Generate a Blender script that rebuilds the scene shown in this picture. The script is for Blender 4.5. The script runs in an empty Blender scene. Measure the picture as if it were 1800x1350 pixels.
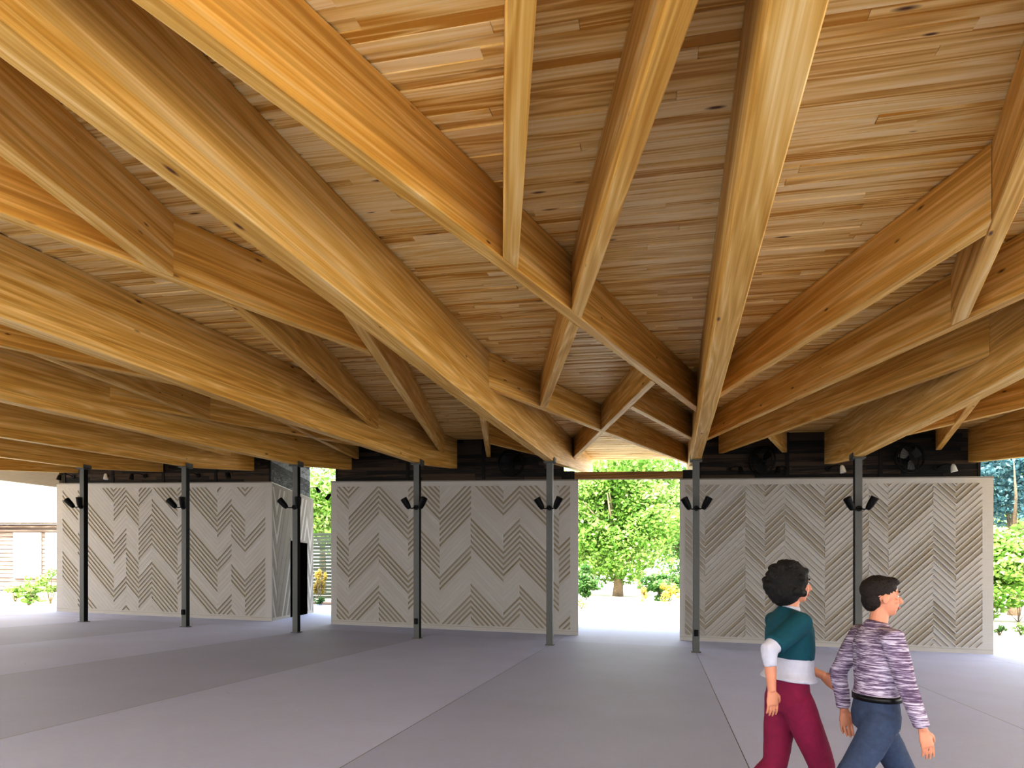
import bpy, bmesh, math, random
from mathutils import Vector, Matrix, Quaternion, noise

random.seed(7)
# ------------------------------------------------------------------ site frame
# x runs along the row of posts, y away from the camera across the row, z up.
# The paved site falls 2.7 % along x, and everything is set out on that fall.
TH = math.atan(.23); CT, ST = math.cos(TH), math.sin(TH)
K = .0267; CAM = 1.7
def G(x): return -K * x
def cam_xy(X, Y): return (X*CT - Y*ST, X*ST + Y*CT)     # camera right / forward metres -> site x, y
COL = bpy.context.scene.collection

# ------------------------------------------------------------------ materials
def hexc(h):
    h = h.lstrip('#'); r = [int(h[i:i+2], 16)/255 for i in (0, 2, 4)]
    return tuple(c/12.92 if c <= .04045 else ((c+.055)/1.055)**2.4 for c in r) + (1,)
def newmat(name):
    m = bpy.data.materials.new(name); m.use_nodes = True
    nt = m.node_tree; b = nt.nodes['Principled BSDF']
    return m, nt, b
def nd(nt, t, **kw):
    n = nt.nodes.new(t)
    for k, v in kw.items(): setattr(n, k, v)
    return n
def mathn(nt, op, a, b=None, clamp=False):
    n = nd(nt, 'ShaderNodeMath', operation=op); n.use_clamp = clamp
    for i, v in enumerate((a, b)):
        if v is None: continue
        if isinstance(v, (int, float)): n.inputs[i].default_value = v
        else: nt.links.new(v, n.inputs[i])
    return n.outputs[0]
def mix(nt, fac, a, b, mode='MIX'):
    n = nd(nt, 'ShaderNodeMix', data_type='RGBA', blend_type=mode)
    for i, v in ((0, fac), (6, a), (7, b)):
        if isinstance(v, (int, float, tuple)): n.inputs[i].default_value = v
        else: nt.links.new(v, n.inputs[i])
    return n.outputs[2]
def ramp(nt, fac, stops):
    n = nd(nt, 'ShaderNodeValToRGB'); e = n.color_ramp.elements
    while len(e) < len(stops): e.new(.5)
    for i, (p, c) in enumerate(stops): e[i].position = p; e[i].color = c
    nt.links.new(fac, n.inputs[0]); return n.outputs[0]
def attr(nt, name, out='Vector'):
    n = nd(nt, 'ShaderNodeAttribute'); n.attribute_name = name; return n.outputs[out]
def scaled(nt, vec, s, loc=(0, 0, 0)):
    n = nd(nt, 'ShaderNodeMapping'); n.inputs['Scale'].default_value = s; n.inputs['Location'].default_value = loc
    nt.links.new(vec, n.inputs['Vector']); return n.outputs[0]
def noisen(nt, vec, scale=1, detail=3, rough=.55, dist=0, out=0):
    n = nd(nt, 'ShaderNodeTexNoise'); n.inputs['Scale'].default_value = scale; n.inputs['Detail'].default_value = detail
    n.inputs['Roughness'].default_value = rough; n.inputs['Distortion'].default_value = dist
    nt.links.new(vec, n.inputs['Vector']); return n.outputs[out]
def bump(nt, b, h, strength=.2, dist=.01):
    n = nd(nt, 'ShaderNodeBump'); n.inputs['Strength'].default_value = strength; n.inputs['Distance'].default_value = dist
    nt.links.new(h, n.inputs['Height']); nt.links.new(n.outputs[0], b.inputs['Normal'])

def wood(name, lo, mid, hi, rings=9., knots=.5, rough=.42, tonevar=.35, lam=False, grain=1.0):
    m, nt, b = newmat(name); wc = attr(nt, 'wc'); tone = attr(nt, 'tone', 'Fac')
    base = noisen(nt, scaled(nt, wc, (.20, 4.4, 4.4)), 1, 2, .45, .12)
    wav = mathn(nt, 'MULTIPLY', base, rings*2)
    fr = mathn(nt, 'FRACT', wav)
    tri = mathn(nt, 'ABSOLUTE', mathn(nt, 'SUBTRACT', mathn(nt, 'MULTIPLY', fr, 2), 1))   # 0..1..0 growth rings
    tri = mathn(nt, 'POWER', tri, 1.6)
    fine = noisen(nt, scaled(nt, wc, (.7, 60, 60)), 1, 3, .6)
    broad = noisen(nt, scaled(nt, wc, (.35, 8, 8), (3, 1, 2)), 1, 2, .5)
    f = mathn(nt, 'ADD', mathn(nt, 'MULTIPLY', tri, .42*grain), mathn(nt, 'MULTIPLY', fine, .62))
    f = mathn(nt, 'ADD', f, mathn(nt, 'MULTIPLY', mathn(nt, 'SUBTRACT', broad, .5), .9))
    f = mathn(nt, 'ADD', f, mathn(nt, 'MULTIPLY', mathn(nt, 'SUBTRACT', tone, .5), tonevar), True)
    c = ramp(nt, f, [(.12, lo), (.45, mid), (.8, hi)])
    if lam:
        sx = nd(nt, 'ShaderNodeSeparateXYZ'); nt.links.new(wc, sx.inputs[0])
        l = mathn(nt, 'FLOOR', mathn(nt, 'MULTIPLY', sx.outputs[2], 26))
        wn = nd(nt, 'ShaderNodeTexWhiteNoise', noise_dimensions='1D'); nt.links.new(l, wn.inputs['W'])
        g = mathn(nt, 'ADD', mathn(nt, 'MULTIPLY', wn.outputs[0], .16), .92)
        cx = nd(nt, 'ShaderNodeCombineXYZ'); [nt.links.new(g, cx.inputs[i]) for i in range(3)]
        c = mix(nt, 1., c, cx.outputs[0], 'MULTIPLY')
    vo = nd(nt, 'ShaderNodeTexVoronoi'); vo.inputs['Scale'].default_value = 1
    nt.links.new(scaled(nt, wc, (1.5, 5.5, 5.5)), vo.inputs['Vector'])
    sc = nd(nt, 'ShaderNodeSeparateColor'); nt.links.new(vo.outputs['Color'], sc.inputs[0])
    k1 = mathn(nt, 'LESS_THAN', sc.outputs[0], knots)
    rad = mathn(nt, 'ADD', mathn(nt, 'MULTIPLY', sc.outputs[1], .09), .06)
    k2 = mathn(nt, 'SUBTRACT', 1, mathn(nt, 'DIVIDE', vo.outputs['Distance'], rad), True)
    kf = mathn(nt, 'MULTIPLY', k1, mathn(nt, 'MULTIPLY', k2, 1.6, True))
    c = mix(nt, kf, c, (.13, .045, .012, 1))
    nt.links.new(c, b.inputs['Base Color']); b.inputs['Roughness'].default_value = rough
    b.inputs['Specular IOR Level'].default_value = .35
    bump(nt, b, f, .10, .004)
    return m
def plain(name, col, rough=.6, metal=0, nscale=12, amt=.12, bmp=.1, spec=.5):
    m, nt, b = newmat(name); tc = nd(nt, 'ShaderNodeTexCoord').outputs['Object']
    n = noisen(nt, tc, nscale, 4, .6)
    lo = tuple(x*(1-amt) for x in col[:3]) + (1,); hi = tuple(min(1, x*(1+amt)) for x in col[:3]) + (1,)
    nt.links.new(ramp(nt, n, [(.3, lo), (.7, hi)]), b.inputs['Base Color'])
    b.inputs['Roughness'].default_value = rough; b.inputs['Metallic'].default_value = metal
    b.inputs['Specular IOR Level'].default_value = spec
    if bmp: bump(nt, b, n, bmp, .01)
    return m

M = {}
M['glulam'] = wood('honey glulam timber', hexc('#b98830'), hexc('#dab062'), hexc('#efd49c'), rings=5, knots=.25, lam=True, rough=.5, grain=.55, tonevar=.3)
M['brace'] = wood('amber brace timber', hexc('#be8a34'), hexc('#dcb05e'), hexc('#f0d296'), rings=5, knots=.9, lam=True, rough=.5, grain=.7, tonevar=.3)
M['deck'] = wood('pine ceiling boards', hexc('#c8923a'), hexc('#ecc980'), hexc('#f8e0ac'), rings=7, knots=.8, rough=.5, tonevar=.8, grain=1.0)
M['lintel'] = wood('lintel timber', hexc('#6b4c22'), hexc('#8d6a38'), hexc('#a88450'), rings=5, knots=.1, rough=.6)
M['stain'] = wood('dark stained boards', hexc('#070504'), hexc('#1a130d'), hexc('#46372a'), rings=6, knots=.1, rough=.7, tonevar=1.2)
M['siding'] = wood('weathered cedar siding', hexc('#6e5f56'), hexc('#8f8076'), hexc('#ab9d92'), rings=6, knots=.1, rough=.8)
M['fence'] = wood('grey green fence boards', hexc('#22281f'), hexc('#343b31'), hexc('#464d42'), rings=6, knots=.1, rough=.8)

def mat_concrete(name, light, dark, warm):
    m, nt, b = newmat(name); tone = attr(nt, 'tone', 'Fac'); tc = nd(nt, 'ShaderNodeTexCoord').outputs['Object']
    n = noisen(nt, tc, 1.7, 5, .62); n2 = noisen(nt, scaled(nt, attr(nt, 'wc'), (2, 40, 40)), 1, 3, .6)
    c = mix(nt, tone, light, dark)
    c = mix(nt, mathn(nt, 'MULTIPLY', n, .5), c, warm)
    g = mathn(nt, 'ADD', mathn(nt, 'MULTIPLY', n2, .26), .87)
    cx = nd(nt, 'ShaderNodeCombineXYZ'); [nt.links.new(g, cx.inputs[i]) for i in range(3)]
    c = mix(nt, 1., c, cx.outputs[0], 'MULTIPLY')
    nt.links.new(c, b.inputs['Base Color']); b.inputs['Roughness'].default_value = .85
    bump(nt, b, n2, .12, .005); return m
M['conc'] = mat_concrete('board formed concrete', hexc('#b5b4b2'), hexc('#8c7e60'), hexc('#a9a59c'))
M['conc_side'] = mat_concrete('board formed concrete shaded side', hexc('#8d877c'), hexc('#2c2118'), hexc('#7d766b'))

def mat_floor():
    m, nt, b = newmat('brushed concrete paving'); tone = attr(nt, 'tone', 'Fac'); tc = nd(nt, 'ShaderNodeTexCoord').outputs['Object']
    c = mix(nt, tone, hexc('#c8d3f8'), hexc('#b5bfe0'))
    n = noisen(nt, tc, .55, 5, .6); n2 = noisen(nt, tc, 14, 4, .7); n3 = noisen(nt, scaled(nt, tc, (120, 1.5, 1)), 1, 2, .5)
    g = mathn(nt, 'ADD', mathn(nt, 'MULTIPLY', n, .22), .80)
    g = mathn(nt, 'ADD', g, mathn(nt, 'MULTIPLY', n2, .08)); g = mathn(nt, 'ADD', g, mathn(nt, 'MULTIPLY', n3, .06))
    cx = nd(nt, 'ShaderNodeCombineXYZ'); [nt.links.new(g, cx.inputs[i]) for i in range(3)]
    c = mix(nt, 1., c, cx.outputs[0], 'MULTIPLY')
    vo = nd(nt, 'ShaderNodeTexVoronoi'); vo.inputs['Scale'].default_value = 1.3; nt.links.new(tc, vo.inputs['Vector'])
    c = mix(nt, mathn(nt, 'MULTIPLY', mathn(nt, 'LESS_THAN', vo.outputs['Distance'], .02), .5), c, hexc('#4a4440'))
    nt.links.new(c, b.inputs['Base Color']); b.inputs['Roughness'].default_value = .62
    b.inputs['Specular IOR Level'].default_value = .4
    bump(nt, b, n2, .06, .003); return m
M['floor'] = mat_floor()
M['joint'] = plain('joint sealant', hexc('#6a6668'), .9, bmp=0)
M['steel'] = plain('galvanised grey steel', hexc('#5f615f'), .55, .2, 30, .08, .03)
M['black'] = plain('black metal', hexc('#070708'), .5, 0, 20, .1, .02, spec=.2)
M['lens'] = plain('grey lamp lens', hexc('#70747a'), .15, 0, 20, .05, 0)
M['blade'] = plain('dark grey fan blade', hexc('#3c3d3f'), .4, 0, 20, .05, 0)
M['white_metal'] = plain('white enamel metal', hexc('#c9c9c4'), .4, 0, 20, .05, 0)
M['flash'] = plain('grey metal flashing', hexc('#77736c'), .5, .3, 20, .1, 0)
M['doorpaint'] = plain('black door paint', hexc('#040404'), .9, 0, 20, .1, 0, spec=.0)
M['roofing'] = plain('roof membrane', hexc('#8f8c88'), .9)
M['gravel'] = plain('pale gravel ground', hexc('#bdb5a4'), .95, 0, 3, .22, .3)
M['grass'] = plain('dry sunny grass', hexc('#a9ad7c'), .95, 0, 5, .3, .3)
M['mulch'] = plain('dark mulch', hexc('#4a382c'), .95, 0, 18, .4, .6)
M['plaster'] = plain('white window panel', hexc('#e4e6e6'), .5, 0, 6, .03, 0)
M['trim'] = plain('pale trim', hexc('#d8d2c8'), .6, 0, 6, .03, 0)
M['bark'] = plain('grey bark', hexc('#8b7a68'), .95, 0, 9, .35, .6)
def mat_shingle():
    m, nt, b = newmat('pale roof shingles'); tc = nd(nt, 'ShaderNodeTexCoord').outputs['Object']
    br = nd(nt, 'ShaderNodeTexBrick'); br.inputs['Scale'].default_value = 3
    br.inputs['Color1'].default_value = hexc('#d9d5cf'); br.inputs['Color2'].default_value = hexc('#c6c0b8'); br.inputs['Mortar'].default_value = hexc('#aaa49c')
    br.inputs['Mortar Size'].default_value = .01
    nt.links.new(scaled(nt, attr(nt, 'wc'), (1, 1, 1)), br.inputs['Vector'])
    nt.links.new(br.outputs[0], b.inputs['Base Color']); b.inputs['Roughness'].default_value = .9; return m
M['shingle'] = mat_shingle()
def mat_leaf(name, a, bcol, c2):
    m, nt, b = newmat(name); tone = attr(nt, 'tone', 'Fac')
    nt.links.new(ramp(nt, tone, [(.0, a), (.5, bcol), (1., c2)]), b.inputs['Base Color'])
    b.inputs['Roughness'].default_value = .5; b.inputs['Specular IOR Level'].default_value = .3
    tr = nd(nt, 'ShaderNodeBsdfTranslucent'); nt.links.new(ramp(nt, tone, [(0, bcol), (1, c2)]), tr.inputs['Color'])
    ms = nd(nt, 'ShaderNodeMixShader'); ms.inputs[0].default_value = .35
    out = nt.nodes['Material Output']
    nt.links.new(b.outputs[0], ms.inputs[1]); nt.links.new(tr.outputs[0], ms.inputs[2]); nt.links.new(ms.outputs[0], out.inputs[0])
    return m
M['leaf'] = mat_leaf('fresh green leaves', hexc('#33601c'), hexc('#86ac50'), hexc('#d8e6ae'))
M['leafdark'] = mat_leaf('deep green leaves', hexc('#20401c'), hexc('#4e7a3a'), hexc('#a8c488'))
M['leafblue'] = mat_leaf('blue green conifer foliage', hexc('#26424a'), hexc('#54808a'), hexc('#a8c4c8'))
M['leafgold'] = mat_leaf('golden foliage', hexc('#8a7a2a'), hexc('#cdb85a'), hexc('#efe2a0'))
M['skin'] = plain('skin', hexc('#c58d72'), .5, 0, 14, .06, .02)
M['hairblack'] = plain('black curly hair', hexc('#0b0806'), .75, 0, 60, .5, 1.)
M['hairbrown'] = plain('dark brown short hair', hexc('#1d120c'), .7, 0, 60, .4, 1.)
M['teal'] = plain('teal knit', hexc('#054a57'), .85, 0, 40, .1, .1)
M['greycloth'] = plain('light grey cotton', hexc('#b9bac6'), .9, 0, 20, .06, .1)
M['maroon'] = plain('maroon trousers cloth', hexc('#7a1440'), .85, 0, 20, .12, .1)
M['denim'] = plain('blue grey denim', hexc('#3c4a63'), .85, 0, 30, .18, .2)
M['belt'] = plain('black leather', hexc('#08080a'), .4, 0, 20, .1, .05)
M['shoe'] = plain('dark leather shoe', hexc('#1c1512'), .45, 0, 20, .1, .05)
M['eye'] = plain('eye white', hexc('#d8d4cf'), .2, 0, 20, .02, 0)
M['lip'] = plain('lips', hexc('#a25a50'), .5, 0, 20, .05, 0)
def mat_stripe():
    m, nt, b = newmat('heathered mauve striped knit'); tc = nd(nt, 'ShaderNodeTexCoord').outputs['Object']
    n = noisen(nt, scaled(nt, tc, (9, 9, 130)), 1, 3, .7, .1)
    c = ramp(nt, n, [(.40, hexc('#5c4a62')), (.5, hexc('#8d7f96')), (.60, hexc('#cfc8d6'))])
    nt.links.new(c, b.inputs['Base Color']); b.inputs['Roughness'].default_value = .9; bump(nt, b, n, .2, .004); return m
M['stripe'] = mat_stripe()

# ------------------------------------------------------------------ mesh helpers
class MB:
    """collects verts / faces with a wood coordinate (wc) and a tone per vertex"""
    def __init__(s): s.v = []; s.f = []; s.wc = []; s.t = []; s.mi = []
    def vert(s, p, wc=None, t=.5):
        s.v.append(tuple(p)); s.wc.append(tuple(wc) if wc else tuple(p)); s.t.append(t); return len(s.v)-1
    def face(s, idx, mi=0): s.f.append(tuple(idx)); s.mi.append(mi)
    def poly(s, pts, t=.5, off=(0, 0, 0), mi=0, axes=None):
        ids = [s.vert(p, (axes(p) if axes else tuple(p[i]+off[i] for i in range(3))), t) for p in pts]
        s.face(ids, mi)
    def hexa(s, c8, t=.5, wcf=None, mi=0):
        ids = [s.vert(p, wcf(p) if wcf else None, t) for p in c8]
        for q in ((0, 3, 2, 1), (4, 5, 6, 7), (0, 1, 5, 4), (1, 2, 6, 5), (2, 3, 7, 6), (3, 0, 4, 7)): s.face([ids[i] for i in q], mi)
    def box(s, x0, x1, y0, y1, z0, z1, t=.5, wcf=None, mi=0, fall=False):
        c = [(x0, y0, z0), (x1, y0, z0), (x1, y1, z0), (x0, y1, z0), (x0, y0, z1), (x1, y0, z1), (x1, y1, z1), (x0, y1, z1)]
        if fall: c = [(x, y, z+G(x)) for x, y, z in c]
        s.hexa(c, t, wcf, mi)
    def tube(s, pts, rads, n=12, t=.5, cap=True, mi=0, flat=None):
        """swept round / elliptical tube through pts; rads floats or (rx, ry)"""
        P = [Vector(p) for p in pts]; rings = []; up = None
        for i, p in enumerate(P):
            d = (P[min(i+1, len(P)-1)] - P[max(i-1, 0)]).normalized()
            if up is None:
                up = Vector(flat) if flat else (Vector((0, 0, 1)) if abs(d.z) < .9 else Vector((1, 0, 0)))
            a = (up - d*up.dot(d)).normalized(); bb = d.cross(a); up = a
            r = rads[i] if isinstance(rads, (list, tuple)) else rads
            rx, ry = r if isinstance(r, (list, tuple)) else (r, r)
            rings.append([s.vert(p + a*math.cos(2*math.pi*k/n)*rx + bb*math.sin(2*math.pi*k/n)*ry, None, t) for k in range(n)])
        for A, B in zip(rings, rings[1:]):
            for k in range(n): s.face((A[k], A[(k+1) % n], B[(k+1) % n], B[k]), mi)
        if cap: s.face(rings[0][::-1], mi); s.face(rings[-1], mi)
    def ball(s, c, r, n=12, m=8, rot=None, t=.5, mi=0):
        c = Vector(c); r = r if isinstance(r, (tuple, list)) else (r, r, r); R = rot or Matrix.Identity(3); rings = []
        top = s.vert(c + R @ Vector((0, 0, r[2])), None, t); bot = s.vert(c - R @ Vector((0, 0, r[2])), None, t)
        for j in range(1, m):
            th = math.pi*j/m
            rings.append([s.vert(c + R @ Vector((r[0]*math.sin(th)*math.cos(2*math.pi*k/n), r[1]*math.sin(th)*math.sin(2*math.pi*k/n), r[2]*math.cos(th))), None, t) for k in range(n)])
        for k in range(n): s.face((top, rings[0][k], rings[0][(k+1) % n]), mi); s.face((bot, rings[-1][(k+1) % n], rings[-1][k]), mi)
        for A, B in zip(rings, rings[1:]):
            for k in range(n): s.face((A[k], B[k], B[(k+1) % n], A[(k+1) % n]), mi)
    def build(s, name, mats, parent=None, origin=(0, 0, 0), smooth=False, world_origin=None):
        """origin: where the object's own origin sits in the coordinates used (kept in place)"""
        o = Vector(origin); me = bpy.data.meshes.new(name)
        me.from_pydata([tuple(Vector(p)-o) for p in s.v], [], s.f)
        a = me.attributes.new('wc', 'FLOAT_VECTOR', 'POINT'); a.data.foreach_set('vector', [c for w in s.wc for c in w])
        b = me.attributes.new('tone', 'FLOAT', 'POINT'); b.data.foreach_set('value', s.t)
        if not isinstance(mats, (list, tuple)): mats = [mats]
        for m in mats: me.materials.append(m)
        me.polygons.foreach_set('material_index', s.mi)
        if smooth: me.polygons.foreach_set('use_smooth', [True]*len(s.f))
        me.update()
        ob = bpy.data.objects.new(name, me); COL.objects.link(ob); ob.location = o
        if parent: ob.parent = parent
        return ob
def fixn(ob):
    bm = bmesh.new(); bm.from_mesh(ob.data); bmesh.ops.recalc_face_normals(bm, faces=bm.faces); bm.to_mesh(ob.data); bm.free(); return ob
def bev(ob, w=.006, seg=2):
    m = ob.modifiers.new('bevel', 'BEVEL'); m.width = w; m.segments = seg; m.limit_method = 'ANGLE'; return ob
def tag(o, label, cat, group=None, kind=None):
    o['label'] = label; o['category'] = cat
    if group: o['group'] = group
    if kind: o['kind'] = kind
    return o
def thing(name, label, cat, loc=(0, 0, 0), rz=0, group=None):
    o = bpy.data.objects.new(name, None); COL.objects.link(o); o.location = loc; o.rotation_euler = (0, 0, rz)
    o.empty_display_size = .2
    return tag(o, label, cat, group)
def struct(o, label=None, cat=None):
    o['kind'] = 'structure'
    if label: o['label'] = label
    if cat: o['category'] = cat
    return o

# ------------------------------------------------------------------ floor and ground
mb = MB()
post_u = [-2.71 + 3.48*(k-5) for k in range(0, 9)]
joints = [-27.0] + [post_u[0]-3.48] + post_u[:] + [10.45]
joints = sorted(set(joints)); FV0, FV1 = -7., 29.5
joints = [j for j in joints if -24.5 < j <= 10.45]; joints = [-24.6] + joints
if joints[-1] - joints[-2] < 1: joints.pop(-2)
vs = [FV0, 17.05, FV1]
tones = {}
for i in range(len(joints)-1):
    a, b_ = joints[i], joints[i+1]
    for j in range(2):
        t = (.85 if i % 2 else .15)
        if j == 1: t = .45
        if b_ > 6: t = .2
        g = .0035
        mb.poly([(a+g, vs[j]+g, G(a+g)), (b_-g, vs[j]+g, G(b_-g)), (b_-g, vs[j+1]-g, G(b_-g)), (a+g, vs[j+1]-g, G(a+g))], t)
A0, A1 = joints[0], joints[-1]
mb.hexa([(A0, FV0, G(A0)-.2), (A1, FV0, G(A1)-.2), (A1, FV1, G(A1)-.2), (A0, FV1, G(A0)-.2),
         (A0, FV0, G(A0)-.006), (A1, FV0, G(A1)-.006), (A1, FV1, G(A1)-.006), (A0, FV1, G(A0)-.006)], .5, None, 1)
struct(mb.build('floor', [M['floor'], M['joint']]), 'grey concrete paving in long strips under the timber roof', 'floor')

mb = MB()
def gz(x, y): return G(x) - .05 if x > -60 else G(-60) - .05
n = 40
gx = [-110 + 190*i/n for i in range(n+1)]; gy = [-30 + 170*i/n for i in range(n+1)]
ids = [[mb.vert((x, y, gz(x, y)), None, .5) for y in gy] for x in gx]
for i in range(n):
    for j in range(n): mb.face((ids[i][j], ids[i+1][j], ids[i+1][j+1], ids[i][j+1]))
gr = mb.build('ground', M['gravel']); struct(gr, 'pale sunlit gravel ground around the pavilion', 'ground')

# ------------------------------------------------------------------ roof
def ceil_z(v): return 4.45 + .07*v
def sec_z(v): return 3.90 + .07*v
PTS = [(-8, 3.62), (2.3, 3.90), (5.2, 4.02), (8, 4.12), (10.3, 4.22), (13, 4.37), (15.8, 4.525), (16.15, 4.535), (18.7, 4.86), (19.8, 5.01), (25.2, 5.66)]
def main_z(v):
    for (a, za), (b_, zb) in zip(PTS, PTS[1:]):
        if v <= b_: return za + (zb-za)*(v-a)/(b_-a)
    return PTS[-1][1]

V0, V1, U0, U1 = -4.5, 25.2, -26., 13.5
mb = MB(); v = V0; row = 0
rnd = random.Random(3)
while v < V1:
    w = .088; u = U0 - rnd.random()*3
    while u < U1:
        L = rnd.uniform(2.2, 4.6); a, b_ = max(u, U0), min(u+L, U1)
        if b_ - a > .05:
            dz = rnd.choice([0, 0, .004, .008, .013]); t = min(1, max(0, rnd.gauss(.5, .2)))
            off = (rnd.uniform(-50, 50), rnd.uniform(-50, 50), rnd.uniform(-5, 5)); e = .0012
            y0, y1 = v+.001, v+w-.001
            P = [(a+e, y0, ceil_z(y0)+dz+G(a)), (b_-e, y0, ceil_z(y0)+dz+G(b_)), (b_-e, y1, ceil_z(y1)+dz+G(b_)), (a+e, y1, ceil_z(y1)+dz+G(a))]
            Q = [(p[0], p[1], p[2]+.05) for p in P]
            mb.hexa(P+Q, t, lambda p: (p[0]+off[0], p[1]+off[1], off[2]))
        u += L
    v += w; row += 1
def slab(m, x0, x1, y0, y1, h0, h1, mi=0):
    m.hexa([(x0, y0, ceil_z(y0)+h0+G(x0)), (x1, y0, ceil_z(y0)+h0+G(x1)), (x1, y1, ceil_z(y1)+h0+G(x1)), (x0, y1, ceil_z(y1)+h0+G(x0)),
            (x0, y0, ceil_z(y0)+h1+G(x0)), (x1, y0, ceil_z(y0)+h1+G(x1)), (x1, y1, ceil_z(y1)+h1+G(x1)), (x0, y1, ceil_z(y1)+h1+G(x0))], .5, None, mi)
slab(mb, U0-.03, U1+.03, V0-.03, V1+.03, .045, .30, 1)
struct(mb.build('ceiling', [M['deck'], M['roofing']]), 'sloping ceiling of narrow knotty pine boards', 'ceiling')

def beam(name, label, p, q, w, zb, mat, seed, group=None, cut0=None, cut1=None, cat='beam'):
    """tapered timber member whose top meets the ceiling boards"""
    r = random.Random(seed); off = (r.uniform(-40, 40), r.uniform(-9, 9), 0)
    (x0, y0), (x1, y1) = p, q; L = math.hypot(x1-x0, y1-y0); dx, dy = (x1-x0)/L, (y1-y0)/L; nx, ny = dy, -dx
    n = max(2, int(L/.8)); mbx = MB(); ts = r.uniform(.3, .7); h = w/2; ch = .009; rings = []
    brk = sorted(set([i/n for i in range(n+1)] + [ (pv-y0)/(y1-y0) for pv, _ in PTS if abs(y1-y0) > .5 and 0 < (pv-y0)/(y1-y0) < 1 and zb is main_z]))
    for t in brk:
        cx, cy = x0+dx*L*t, y0+dy*L*t; D = cut0 if t < 1e-6 else (cut1 if t > 1-1e-6 else None)
        prof = [(-h, 2), (-h, 1), (-h+ch, 0), (h-ch, 0), (h, 1), (h, 2)]
        ring = []
        for s_, zi in prof:
            if D:
                kk = s_/(D[0]*nx+D[1]*ny); px, py = cx+D[0]*kk, cy+D[1]*kk
            else: px, py = cx+nx*s_, cy+ny*s_
            zl = zb(py); z = (zl, zl+ch, ceil_z(py)-.003)[zi]
            ring.append(mbx.vert((px, py, z+G(px)), (L*t+off[0], s_+off[1], z-zl), ts))
        rings.append(ring)
    for A, B in zip(rings, rings[1:]):
        for k in range(5): mbx.face((A[k], A[k+1], B[k+1], B[k]))
        mbx.face((A[5], A[0], B[0], B[5]))
    mbx.face(rings[0][::-1]); mbx.face(rings[-1])
    c = mbx.v[0]
    o = mbx.build(name, mat, None, origin=(x0, y0, zb(y0)+G(x0))); fixn(o)
    return tag(o, label, cat, group, 'thing')

ORD = ['leftmost', 'second', 'third', 'fourth', 'fifth', 'sixth', 'seventh', 'eighth', 'ninth']
def mu(k, v):
    if k <= 5: return post_u[k] if k >= 0 else post_u[0]+3.48*k
    if k == 6: return .455 + .0203*v
    if k == 7: return 3.70 + .034*v
    return {8: 7.34, 9: 10.85}[k] + .022*v
MAINL = {0: 'deep honey glulam beam at the far left edge, lowest of all the long beams',
 1: 'deep glulam beam landing on the leftmost visible steel post', 2: 'deep glulam beam landing on the second steel post from the left',
 3: 'deep glulam beam landing on the third steel post beside the left block corner', 4: 'deep yellow glulam beam landing on the fourth post, in front of the middle block',
 5: 'broadest glulam beam, from the upper left corner down to the post left of the doorway', 6: 'pale glulam beam dropping from top right of centre to the post right of the doorway',
 7: 'deep brown glulam beam landing on the rightmost steel post', 8: 'glulam beam end at the right edge above the right block'}
for k in range(0, 9):
    v0 = -4.3 if k < 8 else 3.
    if k == 8: v0 = 3.
    ve = 25.1 if k in (5, 6) else 19.0
    b = beam('main_roof_beam', MAINL[k], (mu(k, v0), v0), (mu(k, ve), ve), .22, main_z, M['glulam'], 10+k)

def lin(u, v, s): return lambda y: u + s*(y-v)
SW = .13
def member(label, f, start, end, seed, w=SW):
    """straight brace along f; start / end are (y, cut direction)"""
    (va, ca), (vb, cb) = start, end
    return beam('diagonal_roof_beam', label, (f(va), va), (f(vb), vb), w, sec_z, M['brace'], seed, None, ca, cb)
def meet(f, g, side, w=.22, ref=None):
    """where line f reaches the side face (side -1 left, +1 right) of the member along g"""
    sl = g(1)-g(0); off = side*(w/2+.003)*math.sqrt(1+sl*sl); f0, f1 = f(0), f(1)-f(0)
    return ((g(0)+off-f0)/(f1-sl), (sl, 1.))
def main_line(k): return lambda y: mu(k, y)
def onmain(f, k, side): return meet(f, main_line(k), side, .22)
FRZ = 19.03
def wallcut(e): return e if e[0] < FRZ else (FRZ-.02, (1., 0.))
def frontcut(e): return e if e[0] > -4.3 else (-4.3, None)
def bay_odd(k, du, lab):        # the bay shaped like the one over the doorway (posts 5 and 6)
    A = lin(-1.885+du, 3.09, .2725); B = lin(-.57+du, 2.65, -.25); C = lin(.045+du, 2.96, -.244); D = lin(-1.255+du, 8.27, -.253)
    E = lin(-2.64+du, 9.8, .288); F = lin(-.465+du, 11.15, -.25); H = lin(-.30+du, 12.6, .285); s = 100*k
    wc_ = (lambda e: e) if lab.get('open') else wallcut
    if 'A' in lab: member(lab['A'], A, frontcut(onmain(A, k, 1)), onmain(A, k+1, -1), s+1, .14)
    if 'B' in lab: member(lab['B'], B, frontcut(onmain(B, k+1, -1)), meet(B, A, 1, .14), s+2)
    if 'C' in lab: member(lab['C'], C, frontcut(onmain(C, k+1, -1)), meet(C, A, 1, .14), s+3)
    if 'D' in lab: member(lab['D'], D, meet(D, A, -1, .14), meet(D, E, 1, SW), s+4)
    if 'E' in lab: member(lab['E'], E, onmain(E, k, 1), wc_(onmain(E, k+1, -1)), s+5)
    if 'F' in lab: member(lab['F'], F, meet(F, A, -1, .14), meet(F, E, 1, SW) if 'E' in lab else wc_(onmain(F, k, 1)), s+6)
    if 'F2' in lab: member(lab['F2'], F, meet(F, E, -1, SW), wc_(onmain(F, k, 1)), s+8)
    if 'H' in lab: member(lab['H'], H, meet(H, F, 1, SW), wc_(onmain(H, k+1, -1)), s+7)
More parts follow.
